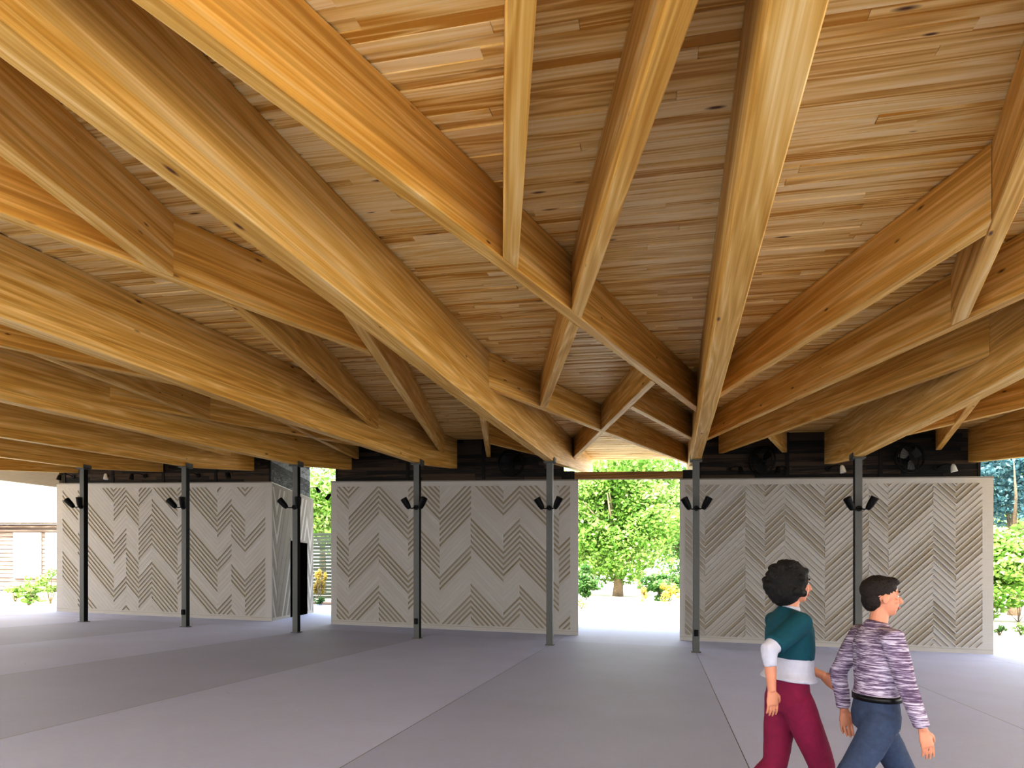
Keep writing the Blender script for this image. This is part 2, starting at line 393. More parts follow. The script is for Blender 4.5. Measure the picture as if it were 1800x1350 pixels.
def bay_even(k, du, lab):       # the bay left of the broad beam (posts 4 and 5)
    I = lin(-3.77+du, 3.05, -.26); J = lin(-4.33+du, 4.7, .262); Kk = lin(-3.22+du, 6.52, -.259); L = lin(-4.91+du, 8.63, -.262)
    R = lin(-3.4+du, 12.24, -.25); S_ = lin(-4.2+du, 16.3, .27); s = 100*k
    if 'I' in lab: member(lab['I'], I, frontcut(onmain(I, k+1, -1)), meet(I, J, 1, SW), s+1)
    if 'J' in lab: member(lab['J'], J, frontcut(onmain(J, k, 1)), meet(J, Kk, -1, SW), s+2)
    if 'K' in lab: member(lab['K'], Kk, onmain(Kk, k+1, -1), onmain(Kk, k, 1), s+3)
    if 'L' in lab: member(lab['L'], L, meet(L, J, -1, SW), onmain(L, k, 1), s+4)
    if 'R' in lab: member(lab['R'], R, onmain(R, k+1, -1), wallcut(onmain(R, k, 1)), s+5)
    if 'S' in lab: member(lab['S'], S_, meet(S_, R, 1, SW), wallcut((99, None)), s+6)
bay_odd(5, 0, dict(open=True, A='long diagonal beam from the top left down to the beam right of the doorway',
  B='straight brace with arched grain hanging at top centre, ending on the long diagonal beam',
  C='slanted brace at top right of centre meeting the long diagonal beam',
  D='short slanted brace below the long diagonal beam, ending on the brace from the broad beam',
  E='brace running from a vertical joint on the broad beam across the doorway ceiling',
  F='upper half of the pale-edged crossing brace over the doorway, starting at the long diagonal beam',
  F2='lower half of the pale crossing brace, ending on the broad beam above the doorway corner',
  H='shortest pale-edged brace just left of the beam at the doorway post'))
bay_even(4, 0, dict(I='brace at the left edge whose pointed end meets another brace high on the left',
  J='long knotty brace passing under the broad beam on the left', K='brace emerging beneath the broad beam and ending above the fourth post',
  L='brace left of the one above the fourth post, between two deep beams', R='stub brace poking down beneath the broad beam in shadow',
  S='short shadowed brace against the dark boards over the middle block'))
# the bay between posts 6 and 7 was set out a little differently
T = lin(2.26, 5.4, -.245); U_ = lin(2.225, 4.9, .281); Vv = lin(3.27, 6.71, -.238); W = lin(3.78, 9.87, -.24); AA = lin(2.5, 16.3, .27)
member('orange brace running from the upper right down to the pale beam at the doorway post', T, meet(T, U_, -1, SW), onmain(T, 6, 1), 601)
member('brace with a white underside coming down from the top right corner', U_, frontcut(onmain(U_, 6, 1)), meet(U_, Vv, -1, SW), 602)
member('long knotty orange brace with a pale lower edge, right of the doorway post', Vv, onmain(Vv, 7, -1), onmain(Vv, 6, 1), 603)
member('brown brace starting at a vertical joint on the seventh beam, lowest of the right-hand fan', W, onmain(W, 7, -1), wallcut((99, None)), 604)
member('stub brace with a pointed end above the round wall fan near the doorway', AA, meet(AA, W, 1, SW), wallcut((99, None)), 605)
bay_odd(3, -6.96, dict(A='long brace low on the left between the third and fourth deep beams', D='short brace with a cut end on the left, leaning on a knotty board face',
  E='brace with a square vertical joint low on the left', F='thin pale strip of brace tucked behind the fourth deep beam', F2='thin brace crossing above the gap beside the left block'))
bay_odd(7, 6.96, dict(F='red-brown brace with a pale lower edge at the right edge below the seventh beam',
  E='pale brace crossing above the round fan with visible blades', F2='red-brown brace stub in shadow over the right block'))
bay_even(2, -6.96, dict(K='thin brace strip ending above the second post'))

# ------------------------------------------------------------------ chevron walls
def chevron(m, org, d, nrm, cols, dirs, z0, z1, seed, pitch=.165, groove=.46, thin=False, tint=0., slope=1.0, p_rib=.5, gdark=.9):
    """org: plan point of the panel's base line start; d: plan unit vector; nrm: outward unit normal; cols: distances along d"""
    r = random.Random(seed); h = 0.; hs = [0.]
    for (a, b_), s in zip(zip(cols, cols[1:]), dirs): h += s*slope*(b_-a); hs.append(h)
    runs_prev = None
    for ci, ((a, b_), s) in enumerate(zip(zip(cols, cols[1:]), dirs)):
        ha, hb = hs[ci], hs[ci+1]
        i0 = int((z0-max(ha, hb))/pitch)-2; i1 = int((z1-min(ha, hb))/pitch)+2
        # runs of ribbed / smooth boards
        runs = {}; i = i0; st = r.random() < p_rib
        while i <= i1:
            L = r.randint(3, 8) if st else r.randint(3, 7)
            if thin: L = r.randint(3, 7)
            for j in range(i, i+L): runs[j] = st
            i += L; st = not st
        if runs_prev and r.random() < .35 and ci:
            for j in list(runs):
                if j in runs_prev and (j//9+ci+seed) % 2: runs[j] = runs_prev[j]
        runs_prev = runs
        for i in range(i0, i1+1):
            zz = i*pitch
            parts = []
            tj = r.uniform(-.08, .08)
            if thin:
                rb = runs[i]; base = r.uniform(.30, .75) if rb else r.uniform(0.05, .3)
                parts = [(0, .22, .03, -.03), (.22, 1., .0 if not rb else -.012, base)]
            elif runs[i]:
                gd = gdark*r.uniform(.75, 1.1)
                parts = [(0, 1-groove, .0, .12+tj), (1-groove, 1, -.022, gd)]
            else:
                parts = [(0, .93, .0, .08+tj), (.93, 1, -.003, .24)]
            for f0, f1, dep, tone in parts:
                lo0, hi0 = ha+zz+f0*pitch, ha+zz+f1*pitch; lo1, hi1 = hb+zz+f0*pitch, hb+zz+f1*pitch
                poly = [(a, lo0), (b_, lo1), (b_, hi1), (a, hi0)]
                for lim, keep in ((z0, 1), (z1, -1)):
                    out = []
                    for (p, q) in zip(poly, poly[1:]+poly[:1]):
                        ip, iq = keep*(p[1]-lim) >= 0, keep*(q[1]-lim) >= 0
                        if ip: out.append(p)
                        if ip != iq:
                            t = (lim-p[1])/(q[1]-p[1]); out.append((p[0]+(q[0]-p[0])*t, lim))
                    poly = out
                    if not poly: break
                if len(poly) < 3: continue
                tone = min(1, max(0, tone+tint)); pr = dep
                def P3(p, e): return (org[0]+d[0]*p[0]+nrm[0]*e, org[1]+d[1]*p[0]+nrm[1]*e, p[1]+G(org[0]+d[0]*p[0]))
                rot = (lambda p, s=s: ((p[0]+s*(p[2]))*.7, (p[2]-s*p[0])*.7, seed))
                fr = [P3(p, pr) for p in poly]; bk = [P3(p, -.05) for p in poly]
                ids = [m.vert(x, rot(x), tone) for x in fr]; m.face(ids)
                i2 = [m.vert(x, rot(x), tone) for x in fr]; i3 = [m.vert(x, rot(x), tone) for x in bk]
                for e in range(len(poly)):
                    g = (e+1) % len(poly); m.face((i2[e], i3[e], i3[g], i2[g]))
def rect(m, org, d, nrm, a, b_, z0, z1, e0, e1, tone=.05):
    def P3(x, z, e): return (org[0]+d[0]*x+nrm[0]*e, org[1]+d[1]*x+nrm[1]*e, z+G(org[0]+d[0]*x))
    m.hexa([P3(a, z0, e1), P3(b_, z0, e1), P3(b_, z0, e0), P3(a, z0, e0), P3(a, z1, e1), P3(b_, z1, e1), P3(b_, z1, e0), P3(a, z1, e0)], tone)
WV, WB, WH = 18.95, 23.75, 4.5
def block(name, label, uL, uR, cols, dirs, seed, lb=.16, rb=.2, thin=False, taperL=1.2, taperR=1.2, side=None, **kw):
    m = MB(); d = (1, 0); nr = (0, -1); org = (uL, WV)
    W_ = uR-uL
    # core, set back behind the relief
    P = [(uL+.02, WV+.05), (uR-.02, WV+.05), (uR-taperR, WB), (uL+taperL, WB)]
    m.hexa([(x, y, G(x)-.02) for x, y in P]+[(x, y, WH-.02+G(x)) for x, y in P], .35)
    c0, c1 = cols[0]-uL, cols[-1]-uL; zb, zt = .16, WH-.14
    rect(m, org, d, nr, 0, W_, -.02, zb, 0, -.045); rect(m, org, d, nr, 0, W_, zt, WH, 0, -.045, .1)
    rect(m, org, d, nr, 0, c0, zb, zt, 0, -.045); rect(m, org, d, nr, c1, W_, zb, zt, 0, -.045)
    rect(m, org, d, nr, 0, W_, .10, .115, .006, 0, .5)
    chevron(m, org, d, nr, [c-uL for c in cols], dirs, zb, zt, seed, thin=thin, **kw)
    mats = [M['conc'], M['flash'], M['conc_side']]
    Q = [(uL-.01, WV-.015), (uR+.01, WV-.015), (uR-taperR+.01, WB), (uL+taperL-.01, WB)]
    m.hexa([(x, y, WH+G(x)) for x, y in Q]+[(x, y, WH+.035+G(x)) for x, y in Q], .5, None, 1)
    return struct(fixn(m.build(name, mats)), label, 'wall')
block('wall_left', 'left concrete block faced with zigzag chevron boards', -20.9, -12.37, [-20.64, -19.98, -18.48, -17.97, -17.46, -16.93, -15.92, -15.74, -14.38, -13.85, -13.34, -12.6],
      [-1, -1, 1, -1, 1, -1, 1, -1, 1, -1, 1], 4, lb=.2, taperR=1.25)
block('wall_middle', 'middle concrete block with tan chevron boards between the two openings', -10.25, -2.39, [-10.05, -9.64, -8.62, -7.64, -7.39, -6.62, -5.63, -4.62, -4.12, -3.25, -2.95, -2.62],
      [-1, 1, -1, 1, -1, 1, -1, 1, -1, -1, 1], 11, tint=.06)
block('wall_right', 'right concrete block with fine chevron boards behind the two walkers', .47, 8.2, [.62, 1.16, 2.22, 2.73, 3.24, 4.24, 4.94, 5.31, 5.78, 6.83, 7.35, 7.95],
      [-1, 1, -1, 1, -1, 1, 1, -1, 1, -1, 1], 23, thin=True)
# angled side of the left block with a black door
m = MB(); P0, P1 = Vector((-12.37, 18.95)), Vector((-13.62, 23.75)); LL = (P1-P0).length; d = (P1-P0)/LL; nr = Vector((d.y, -d.x))
zb, zt = .1, WH-.1
def s_of_px(px):
    lo, hi = 0., LL
    for _ in range(40):
        mm = (lo+hi)/2; p = P0+d*mm; X, Y = p.x*CT+p.y*-ST, p.x*ST+p.y*CT
        X = p.x*CT + p.y*ST; Y = -p.x*ST + p.y*CT
        if 900+1150*X/Y < px: lo = mm
        else: hi = mm
    return lo
dl, dr = s_of_px(511), s_of_px(539); dh = 2.72
kw = dict(pitch=.95, groove=.42, slope=2.2, p_rib=.9)
rect(m, P0, d, nr, .02, .12, -.02, WH, 0, -.05); rect(m, P0, d, nr, LL-.15, LL, -.02, WH, 0, -.05); rect(m, P0, d, nr, .12, LL-.15, zt, WH, 0, -.05)
rect(m, P0, d, nr, dl-.06, dr+.06, dh, dh+.08, .012, -.1)
chevron(m, P0, d, nr, [.12, .55, dl-.05], [-1, 1], zb, zt, 5, **kw)
chevron(m, P0, d, nr, [dl-.05, (dl+dr)/2, dr+.05], [-1, 1], dh+.08, zt, 6, **kw)
chevron(m, P0, d, nr, [dr+.05, dr+.5, LL-.15], [-1, 1], zb, zt, 8, **kw)
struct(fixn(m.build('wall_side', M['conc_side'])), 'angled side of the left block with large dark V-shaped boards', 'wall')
m = MB(); rect(m, P0, d, nr, dl, dr, 0.01, dh, .03, -.04, .5)
o = struct(fixn(m.build('door_1', M['doorpaint'])), 'plain black door in the angled side of the left block', 'door')
m = MB(); pc = P0+d*(dl+.1)+nr*.06; z = 1.0+G(pc.x); m.tube([(pc.x, pc.y, z-.12), (pc.x, pc.y, z+.12)], .012, 8); m.box(pc.x-.02, pc.x+.02, pc.y-.02, pc.y+.04, z-.02, z+.02)
m.build('door_handle', M['black'], o)

# dark stained upper walls
def frieze(name, label, uL, uR, seed, taperL=1.2, taperR=1.2, bat=2.2, ext=None):
    m = MB(); r = random.Random(seed); v0 = 19.1; vb = 23.6
    def topz(y): return ceil_z(y)+.01
    P = [(uL, v0+.03), (uR, v0+.03), (uR-taperR, vb), (uL+taperL, vb)]
    m.hexa([(x, y, WH+.03+G(x)) for x, y in P]+[(x, y, topz(y)+G(x)) for x, y in P], .4)
    z = WH+.035
    while z < topz(v0)-.02:
        z1 = min(z+.115, topz(v0)); u = uL
        while u < uR:
            L = r.uniform(1., 3.); u1 = min(u+L, uR); off = r.uniform(-30, 30); e = r.choice([0, .004, .01]); t = r.random()
            c = [(u, v0-e, z), (u1-.004, v0-e, z), (u1-.004, v0+.04, z), (u, v0+.04, z), (u, v0-e, z1-.006), (u1-.004, v0-e, z1-.006), (u1-.004, v0+.04, z1-.006), (u, v0+.04, z1-.006)]
            m.hexa([(x, y, zz+G(x)) for x, y, zz in c], t, lambda p, off=off: (p[0]+off, p[1], p[2]))
            u = u1
        z = z1
    if ext: m.box(ext[0], ext[1], v0, v0+.6, WH+.036, 4.80, .3, None, 0, True)
    u = uL
    while u <= uR:
        m.box(max(uL-.012, u-.05), min(uR+.012, u+.05), v0-.03, v0+.02, WH+.036, topz(v0-.03)-.0, .1, lambda p: (p[2], p[0], p[1]), 0, True); u += (uR-uL)/max(1, round((uR-uL)/bat))-1e-6
    # side boards
    for (a, b_) in (((uL, v0), (uL+taperL, vb)), ((uR, v0), (uR-taperR, vb))):
        A, B = Vector(a), Vector(b_); L = (B-A).length; dd = (B-A)/L; nn = Vector((dd.y, -dd.x))
        if (nn.x > 0) != (a[0] == uR): nn = -nn
        z = WH+.035
        while z < 5.6:
            z1 = z+.23
            c = [A-nn*.02, B-nn*.02, B+nn*.012, A+nn*.012]
            zt0, zt1 = min(z1-.008, topz(A.y)), min(z1-.008, topz(A.y))
            m.hexa([(p.x, p.y, z+G(p.x)) for p in c]+[(p.x, p.y, zt0+G(p.x)) for p in c], r.random(), lambda p: (p[1], p[0], p[2]), 1); z = z1
    return struct(fixn(m.build(name, [M['stain'], M['frside']])), label, 'wall')
M['frside'] = wood('side boards painted daylit grey', hexc('#2b2c2d'), hexc('#4f5254'), hexc('#7b8084'), rings=5, knots=.1, rough=.8, tonevar=.8)  # paler copy of the stained boards, daylight on the sides put into the colour
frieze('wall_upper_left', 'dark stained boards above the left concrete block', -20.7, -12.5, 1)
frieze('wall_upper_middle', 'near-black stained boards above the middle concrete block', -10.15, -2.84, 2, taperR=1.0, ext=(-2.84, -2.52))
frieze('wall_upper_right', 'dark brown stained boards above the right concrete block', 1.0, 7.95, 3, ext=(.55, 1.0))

# lintel over the doorway
m = MB(); m.box(-2.5, .56, 19.05, 19.25, 4.56, 4.76, .4, lambda p: (p[0], p[1], p[2]), 0, True)
tag(fixn(m.build('lintel', M['lintel'], None, (-2.5, 19.05, 4.56+G(-2.5)))), 'slim brown timber lintel spanning the doorway between two concrete blocks', 'lintel')
# pale canopy at the far left
m = MB(); c = [(-26.5, 19.1), (-20.95, 19.1), (-20.95, 20.2), (-26.5, 20.2)]
zlo = {-26.5: 5.0, -20.95: 4.42}
m.hexa([(x, y, zlo[x]+G(x)) for x, y in c]+[(x, y, 5.2+G(x)) for x, y in c], .1)
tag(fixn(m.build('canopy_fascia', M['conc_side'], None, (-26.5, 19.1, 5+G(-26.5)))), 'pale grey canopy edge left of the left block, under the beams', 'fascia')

# ------------------------------------------------------------------ posts, spotlights, sockets
PV = 15.97; PW = .076
def post_lab(k): return ['', 'leftmost grey square steel post in view', 'second grey steel post from the left, with a black socket near its foot', 'third grey steel post, in front of the angled side of the left block',
    'fourth grey steel post, in front of the middle block', 'fifth grey steel post, just left of the doorway', 'sixth grey steel post, at the right jamb of the doorway', 'rightmost grey steel post, behind the walking man'][k]
for k in range(1, 8):
    u = post_u[k]; t = thing('steel_post', post_lab(k), 'post', (u, PV, G(u)))
    m = MB(); m.box(-PW, PW, -PW, PW, 0, 4.5); bev(m.build('shaft', M['steel'], t), .008)
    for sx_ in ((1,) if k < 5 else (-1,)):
        m = MB(); m.box(sx_*PW-.002, sx_*PW+.002, -PW+.008, PW-.008, .02, 4.48); o = m.build('side_shade_strip', M['black'], t); o['label'] = 'black strip painting the shade on the post side'  # flat black strip paints the shadow of an open steel section
    m = MB(); m.box(-.11, .11, -.11, .11, 0, .014); bev(m.build('base_plate', M['steel'], t), .004)
    m = MB(); m.box(-.138, .138, -.14, .14, 4.49, 4.514); m.box(-.138, -.128, -.14, .14, 4.5, 4.62); m.box(.128, .138, -.14, .14, 4.5, 4.62)
    fixn(m.build('cap_bracket', M['steel'], t))
pl = {1: 'leftmost post', 2: 'second post from the left', 3: 'third post, beside the left block corner', 4: 'fourth post, in front of the middle block', 5: 'post left of the doorway', 6: 'post at the right side of the doorway', 7: 'rightmost post'}
for k in range(1, 8):
    u = post_u[k]; t = thing('twin_spotlight', 'pair of black upward spotlights on the '+pl[k], 'spotlight', (u, PV-PW-.003, G(u)+3.38))
    m = MB(); m.tube([(0, 0, 0), (0, -.05, 0)], .062, 16); bev(m.build('mounting_plate', M['black'], t), .004)
    if k <= 3: hs = ((-.22, .10, -22+8*k), (.02, .16, 14))
    else: hs = ((-.12, .09, -26), (.12, .09, 26))
    for i, sx in enumerate((-1, 1)):
        base = Vector((sx*(.16 if not (sx > 0 and k <= 2) else .05), -.10, -.01)) if not (k <= 3 and sx < 0) else Vector((-.19, -.10, .0))
        ang = math.radians(28 if k > 3 else (40 if sx < 0 else 8)); dv = Vector((sx*math.sin(ang), -.25, math.cos(ang))).normalized()
        m = MB(); m.tube([(0, -.045, 0), tuple(base*.55+Vector((0, -.02, -.02))), tuple(base)], .014, 8); m.build('arm', M['black'], t, smooth=True)
        m = MB(); p0 = base-dv*.03
        m.tube([p0, p0+dv*.03, p0+dv*.12, p0+dv*.30, p0+dv*.305, p0+dv*.285], [.035, .058, .075, .086, .078, .07], 20, cap=True)
        hd = m.build('lamp_head', M['black'], t, smooth=False); fixn(hd)
        m = MB(); m.tube([p0+dv*.286, p0+dv*.296], [.068, .068], 16); m.build('lens', M['lens'], hd)
for k, zz in ((2, .42), (4, .45), (6, .46)):
    u = post_u[k]
    t = thing('power_socket', 'black weatherproof socket low on the '+pl[k], 'socket', (u, PV-PW-.003, G(u)+zz))
    m = MB(); m.box(-.045, .045, -.05, 0, -.075, .075); bev(m.build('housing', M['black'], t), .01)
    m = MB(); m.box(-.036, .036, -.062, -.05, -.055, .06); bev(m.build('flip_cover', M['black'], t), .006)

# fans and small lamps on the dark boards
def fan(u, z, rz, label, lit):
    t = thing('wall_fan', label, 'fan', (u, 19.07, G(u)+z))
    m = MB(); m.box(-.07, .07, -.05, 0, -.12, .12); m.tube([(0, -.04, 0), (0, -.22, 0)], .025, 8); fixn(m.build('wall_bracket', M['black'], t))
    hub = bpy.data.objects.new('fan_head', None)
    R = Matrix.Rotation(rz, 4, 'Z')
    def X(p): return tuple((R @ Vector(p)) + Vector((0, -.30, 0)))
    m = MB(); n = 36; r = .38
    for y0, rr in ((-.10, r*.9), (0, r), (.10, r*.9)):
        pts = [X((rr*math.cos(2*math.pi*i/n), y0, rr*math.sin(2*math.pi*i/n))) for i in range(n)]
        for i in range(n): m.tube([pts[i], pts[(i+1) % n]], .012 if y0 else .02, 6, cap=False)
    for i in range(24):
        a = 2*math.pi*i/24; c, s = math.cos(a), math.sin(a)
        m.tube([X((.06*c, -.13, .06*s)), X((.34*c, -.10, .34*s)), X((r*c, 0, r*s)), X((.34*c, .10, .34*s))], .0035, 5, cap=False)
    m.build('cage', M['black'], t)
    m = MB(); m.tube([X((0, .10, 0)), X((0, -.08, 0))], [.09, .07], 16); m.build('motor', M['black'], t)
    for i in range(3):
        m = MB(); a0 = 2*math.pi*i/3+.6
        grid = []
        for j in range(6):
            rr = .07+.25*j/5; row = []
            for q in range(5):
                aa = a0+(q/4-.5)*(1.0+.2*math.sin(j)); row.append(m.vert(X((rr*math.cos(aa), -.03+.05*(q/4-.5), rr*math.sin(aa)))))
            grid.append(row)
        for j in range(5):
            for q in range(4): m.face((grid[j][q], grid[j+1][q], grid[j+1][q+1], grid[j][q+1]))
        o = m.build('blade', M['blade'] if lit else M['black'], t); so = o.modifiers.new('s', 'SOLIDIFY'); so.thickness = .006
fan(2.62, 4.98, math.radians(-38), 'black round caged fan on the dark boards, nearer the doorway, turned away', False)
fan(6.22, 5.0, math.radians(18), 'black round caged fan with pale blades, right of the rightmost post', True)
fan(-4.35, 5.0, math.radians(25), 'black caged fan in deep shadow above the middle block, left of the doorway post', False)
def gooseneck(u, label, sx=1, white=False, z=4.78):
    t = thing('gooseneck_lamp', label, 'lamp', (u, 19.07, G(u)+z))
    m = MB(); m.tube([(0, 0, 0), (0, -.03, 0)], .07, 14); m.build('wall_plate', M['black'], t)
    m = MB(); m.tube([(0, -.02, 0), (sx*.05, -.15, .05), (sx*.16, -.26, .06), (sx*.26, -.30, .02)], .013, 8); m.build('neck', M['black'], t, smooth=True)
    m = MB(); p = Vector((sx*.26, -.30, .04)); dv = Vector((sx*.15, -.1, -1)).normalized()
    m.tube([p, p+dv*.05, p+dv*.2], [.03, .055, .08], 16); m.build('shade', M['white_metal'] if white else M['black'], t)
for u, lb, sx, wh in ((1.8, 'small black gooseneck lamp between the doorway post and the nearer fan', 1, False), (3.3, 'small black gooseneck lamp just right of the nearer fan', -1, False),
    (4.35, 'black gooseneck lamp with a white-rimmed shade left of the rightmost post', 1, True), (6.95, 'black gooseneck lamp with a white shade right of the bladed fan', 1, True),
    (-20.3, 'black gooseneck lamp at the far left corner of the left block', -1, False), (-18.9, 'white-shaded gooseneck lamp above the left block, right of the first post', 1, True),
    (-17.3, 'black gooseneck lamp midway between the first two posts', -1, False), (-15.2, 'small white-shaded gooseneck lamp right of the second post', -1, True), (-14.1, 'rightmost gooseneck lamp over the left block, in shadow', 1, False)):
    gooseneck(u, lb, sx, wh)
# two little floodlights on the jambs of the left gap
for (px, u, v, lb, s) in ((555, -13.34, 23.45, 'small black floodlight on the left side of the gap between left and middle blocks', 1), (577, -10.36, 19.2, 'small black floodlight at the top corner of the middle block', -1)):
    t = thing('floodlight', lb, 'floodlight', (u, v, G(u)+(4.95 if s > 0 else 4.15)))
    m = MB(); m.tube([(-s*.06 if s < 0 else -.24, 0, 0), (s*.06, -.02, .0)], .016, 8); m.build('arm', M['black'], t)
    m = MB(); m.tube([(s*.04, -.02, 0), (s*.17, -.06, -.17)], [.045, .075], 14); m.build('lamp_head', M['black'], t)

# ------------------------------------------------------------------ plants
def leaf_cloud(m, centre, rad, n, size, r, clumps=14, light=(.2, -.5, .85), hollow=.35, tone0=.5):
    """leaf quads gathered in clumps; tone varies by clump and rises towards the top of each clump"""
    C = Vector(centre); cl = []
    for i in range(clumps):
        d = Vector((r.gauss(0, 1), r.gauss(0, 1), r.gauss(0, 1))).normalized(); k = r.uniform(hollow, 1)
        cl.append((Vector((d.x*rad[0]*k, d.y*rad[1]*k, d.z*rad[2]*k)), r.uniform(.22, .42), r.uniform(-.18, .18)))
    for i in range(n):
        c, s, tb = r.choice(cl); d = Vector((r.gauss(0, 1), r.gauss(0, 1), r.gauss(0, 1))).normalized()*r.uniform(.5, 1)**.5
        p = C + c + Vector((d.x*rad[0]*s, d.y*rad[1]*s, d.z*rad[2]*s*.8))
        a = Vector((r.gauss(0, 1), r.gauss(0, 1), r.gauss(0, .6))).normalized(); b_ = a.cross(Vector((r.gauss(0, 1), r.gauss(0, 1), r.gauss(0, 1)))).normalized()
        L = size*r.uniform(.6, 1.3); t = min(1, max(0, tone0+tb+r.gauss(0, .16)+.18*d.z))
        q = [p-a*L*.5, p+b_*L*.28, p+a*L*.5, p-b_*L*.28]
        ids = [m.vert(x, None, t) for x in q]; m.face(ids)
def tree(name, label, u, v, h, cr, leaves, size, mat, seed, trunk=.3, clumps=26, group=None, lean=.0, crown_z=.6, cat='tree', branches=6, droop=1.):
    r = random.Random(seed); z0 = gz(u, v)
    t = thing(name, label, cat, (u, v, z0), 0, group)
    m = MB(); ct = Vector((lean, 0, h*crown_z))
    m.tube([(0, 0, -.1), (trunk*.2, 0, h*.12), (lean*.4, .1, h*.28), (lean*.8, 0, h*.5)], [trunk*1.25, trunk, trunk*.8, trunk*.4], 10)
    for i in range(branches):
        a = r.uniform(0, 6.28); st = Vector((lean*.3, 0, h*r.uniform(.16, .34))); e = ct + Vector((math.cos(a)*cr[0]*.75, math.sin(a)*cr[1]*.75, r.uniform(-.4, .5)*cr[2]))
        md = st.lerp(e, .5)+Vector((r.uniform(-.3, .3), r.uniform(-.3, .3), .08*h))
        m.tube([st, md, e], [trunk*.45, trunk*.3, trunk*.08], 7)
    m.build('trunk', M['bark'], t, smooth=True)
    m = MB(); leaf_cloud(m, ct, cr, leaves, size, r, clumps); m.build('crown', mat, t)
    return t
def bush(label, u, v, h, w, n, size, mat, seed, group=None, name='shrub', stems=5, cat='shrub', clumps=12, depth=None):
    r = random.Random(seed); z0 = gz(u, v); t = thing(name, label, cat, (u, v, z0), 0, group)
    m = MB()
    for i in range(stems):
        a = r.uniform(0, 6.28); m.tube([(0, 0, -.03), (math.cos(a)*w*.15, math.sin(a)*w*.15, h*.35), (math.cos(a)*w*.35, math.sin(a)*w*.35, h*.8)], [.02, .014, .006], 5)
    m.build('stem', M['bark'], t)
    m = MB(); leaf_cloud(m, (0, 0, h*.52), (w*.5, (depth or w)*.5, h*.46), n, size, r, clumps, hollow=.1); m.build('foliage', mat, t)
    return t
def at_px(px, Y): return cam_xy((px-900)/1150*Y, Y)
# trees seen through the doorway
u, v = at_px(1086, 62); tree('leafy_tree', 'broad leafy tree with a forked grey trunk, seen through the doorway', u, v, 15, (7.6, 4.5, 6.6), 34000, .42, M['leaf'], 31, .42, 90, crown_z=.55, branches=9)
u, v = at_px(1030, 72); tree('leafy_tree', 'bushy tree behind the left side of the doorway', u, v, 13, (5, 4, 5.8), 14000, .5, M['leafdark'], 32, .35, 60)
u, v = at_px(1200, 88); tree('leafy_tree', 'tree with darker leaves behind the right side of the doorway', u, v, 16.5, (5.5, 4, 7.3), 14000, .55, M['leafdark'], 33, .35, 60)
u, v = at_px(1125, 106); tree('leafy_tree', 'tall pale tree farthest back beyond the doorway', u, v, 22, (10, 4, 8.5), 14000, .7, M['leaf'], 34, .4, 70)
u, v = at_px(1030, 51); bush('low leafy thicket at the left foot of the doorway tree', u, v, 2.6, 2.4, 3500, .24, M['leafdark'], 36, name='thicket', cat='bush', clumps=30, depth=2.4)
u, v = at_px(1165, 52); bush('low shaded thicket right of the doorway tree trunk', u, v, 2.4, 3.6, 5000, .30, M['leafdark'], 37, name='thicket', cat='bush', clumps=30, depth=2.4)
u, v = at_px(1131, 46); bush('slender young shrub standing in the sun beyond the doorway', u, v, 1.7, .75, 420, .17, M['leafgold'], 38)
u, v = at_px(1177, 44); bush('taller young shrub near the right edge of the doorway view', u, v, 2.2, 1.3, 700, .18, M['leafgold'], 39)
u, v = at_px(1022, 36); bush('small pale plant at the left edge of the doorway view', u, v, .55, .8, 120, .14, M['leaf'], 40)
# right edge
u, v = at_px(1782, 42); tree('leafy_tree', 'blue-green tree at the upper right edge', u, v, 13.5, (4.6, 4, 4.6), 14000, .34, M['leafblue'], 41, .3, 50, crown_z=.72)
u, v = at_px(1748, 56); tree('leafy_tree', 'pale leafy tree behind the right end of the right block', u, v, 15, (4, 4, 6), 5000, .5, M['leaf'], 46, .3, 30, crown_z=.6)
u, v = at_px(1790, 34); bush('big bright green hedge bank at the right edge', u, v, 5.4, 9.5, 20000, .34, M['leaf'], 43, name='hedge', cat='hedge', clumps=60, depth=4)
u, v = at_px(1757, 24); bush('small low plant right of the right block', u, v, .42, .5, 160, .10, M['leafdark'], 44)
u, v = at_px(1795, 24.5); bush('small green plant at the right edge', u, v, .5, .6, 200, .10, M['leaf'], 45)
# gap between left and middle block
u, v = at_px(566, 46); tree('leafy_tree', 'tree with hanging branches above the fence in the gap', u, v, 12, (4, 3, 4.4), 7000, .34, M['leaf'], 51, .25, 26, crown_z=.62)
u, v = at_px(600, 52); tree('leafy_tree', 'darker tree behind the one above the fence', u, v, 13, (5, 3, 5), 4000, .45, M['leafdark'], 52, .25, 26, crown_z=.6)
u, v = at_px(562, 32.6); bush('golden narrow conifer in front of the fence', u, v, 2.0, .68, 1500, .10, M['leafgold'], 53, name='conifer')
u, v = at_px(564, 31.9); bush('low round green shrub under the golden conifer', u, v, .62, .75, 600, .09, M['leafdark'], 54)
# left
for i, (px, Y, h, w, lb) in enumerate(((27, 29, .95, 1.0, 'leftmost bright green shrub by the wooden house'), (58, 30, 1.35, 1.15, 'loose green shrub behind the two low ones'), (50, 26.5, .8, .95, 'lowest green shrub, in front of the others'), (88, 28, 1.55, 1.2, 'tallest green shrub beside the left block'))):
    u, v = at_px(px, Y); bush(lb, u, v, h, w, 500, .13, M['leaf'], 60+i)
# mulch bed and grass strip
m = MB(); pts = [(-22, 29.52), (-11, 29.52), (-11, 32.4), (-22, 32.4)]
m.poly([(x, y, gz(x, y)+.02) for x, y in pts]); struct(m.build('trim_1', M['mulch']), 'dark mulch bed in the gap before the fence', 'mulch')
m = MB(); q = [at_px(-60, 23.4), at_px(140, 22.8), at_px(140, 33), at_px(-60, 33)]
m.poly([(x, y, gz(x, y)+.015) for x, y in q]); struct(m.build('trim_2', M['grass']), 'dry sunlit grass strip at the far left', 'grass')

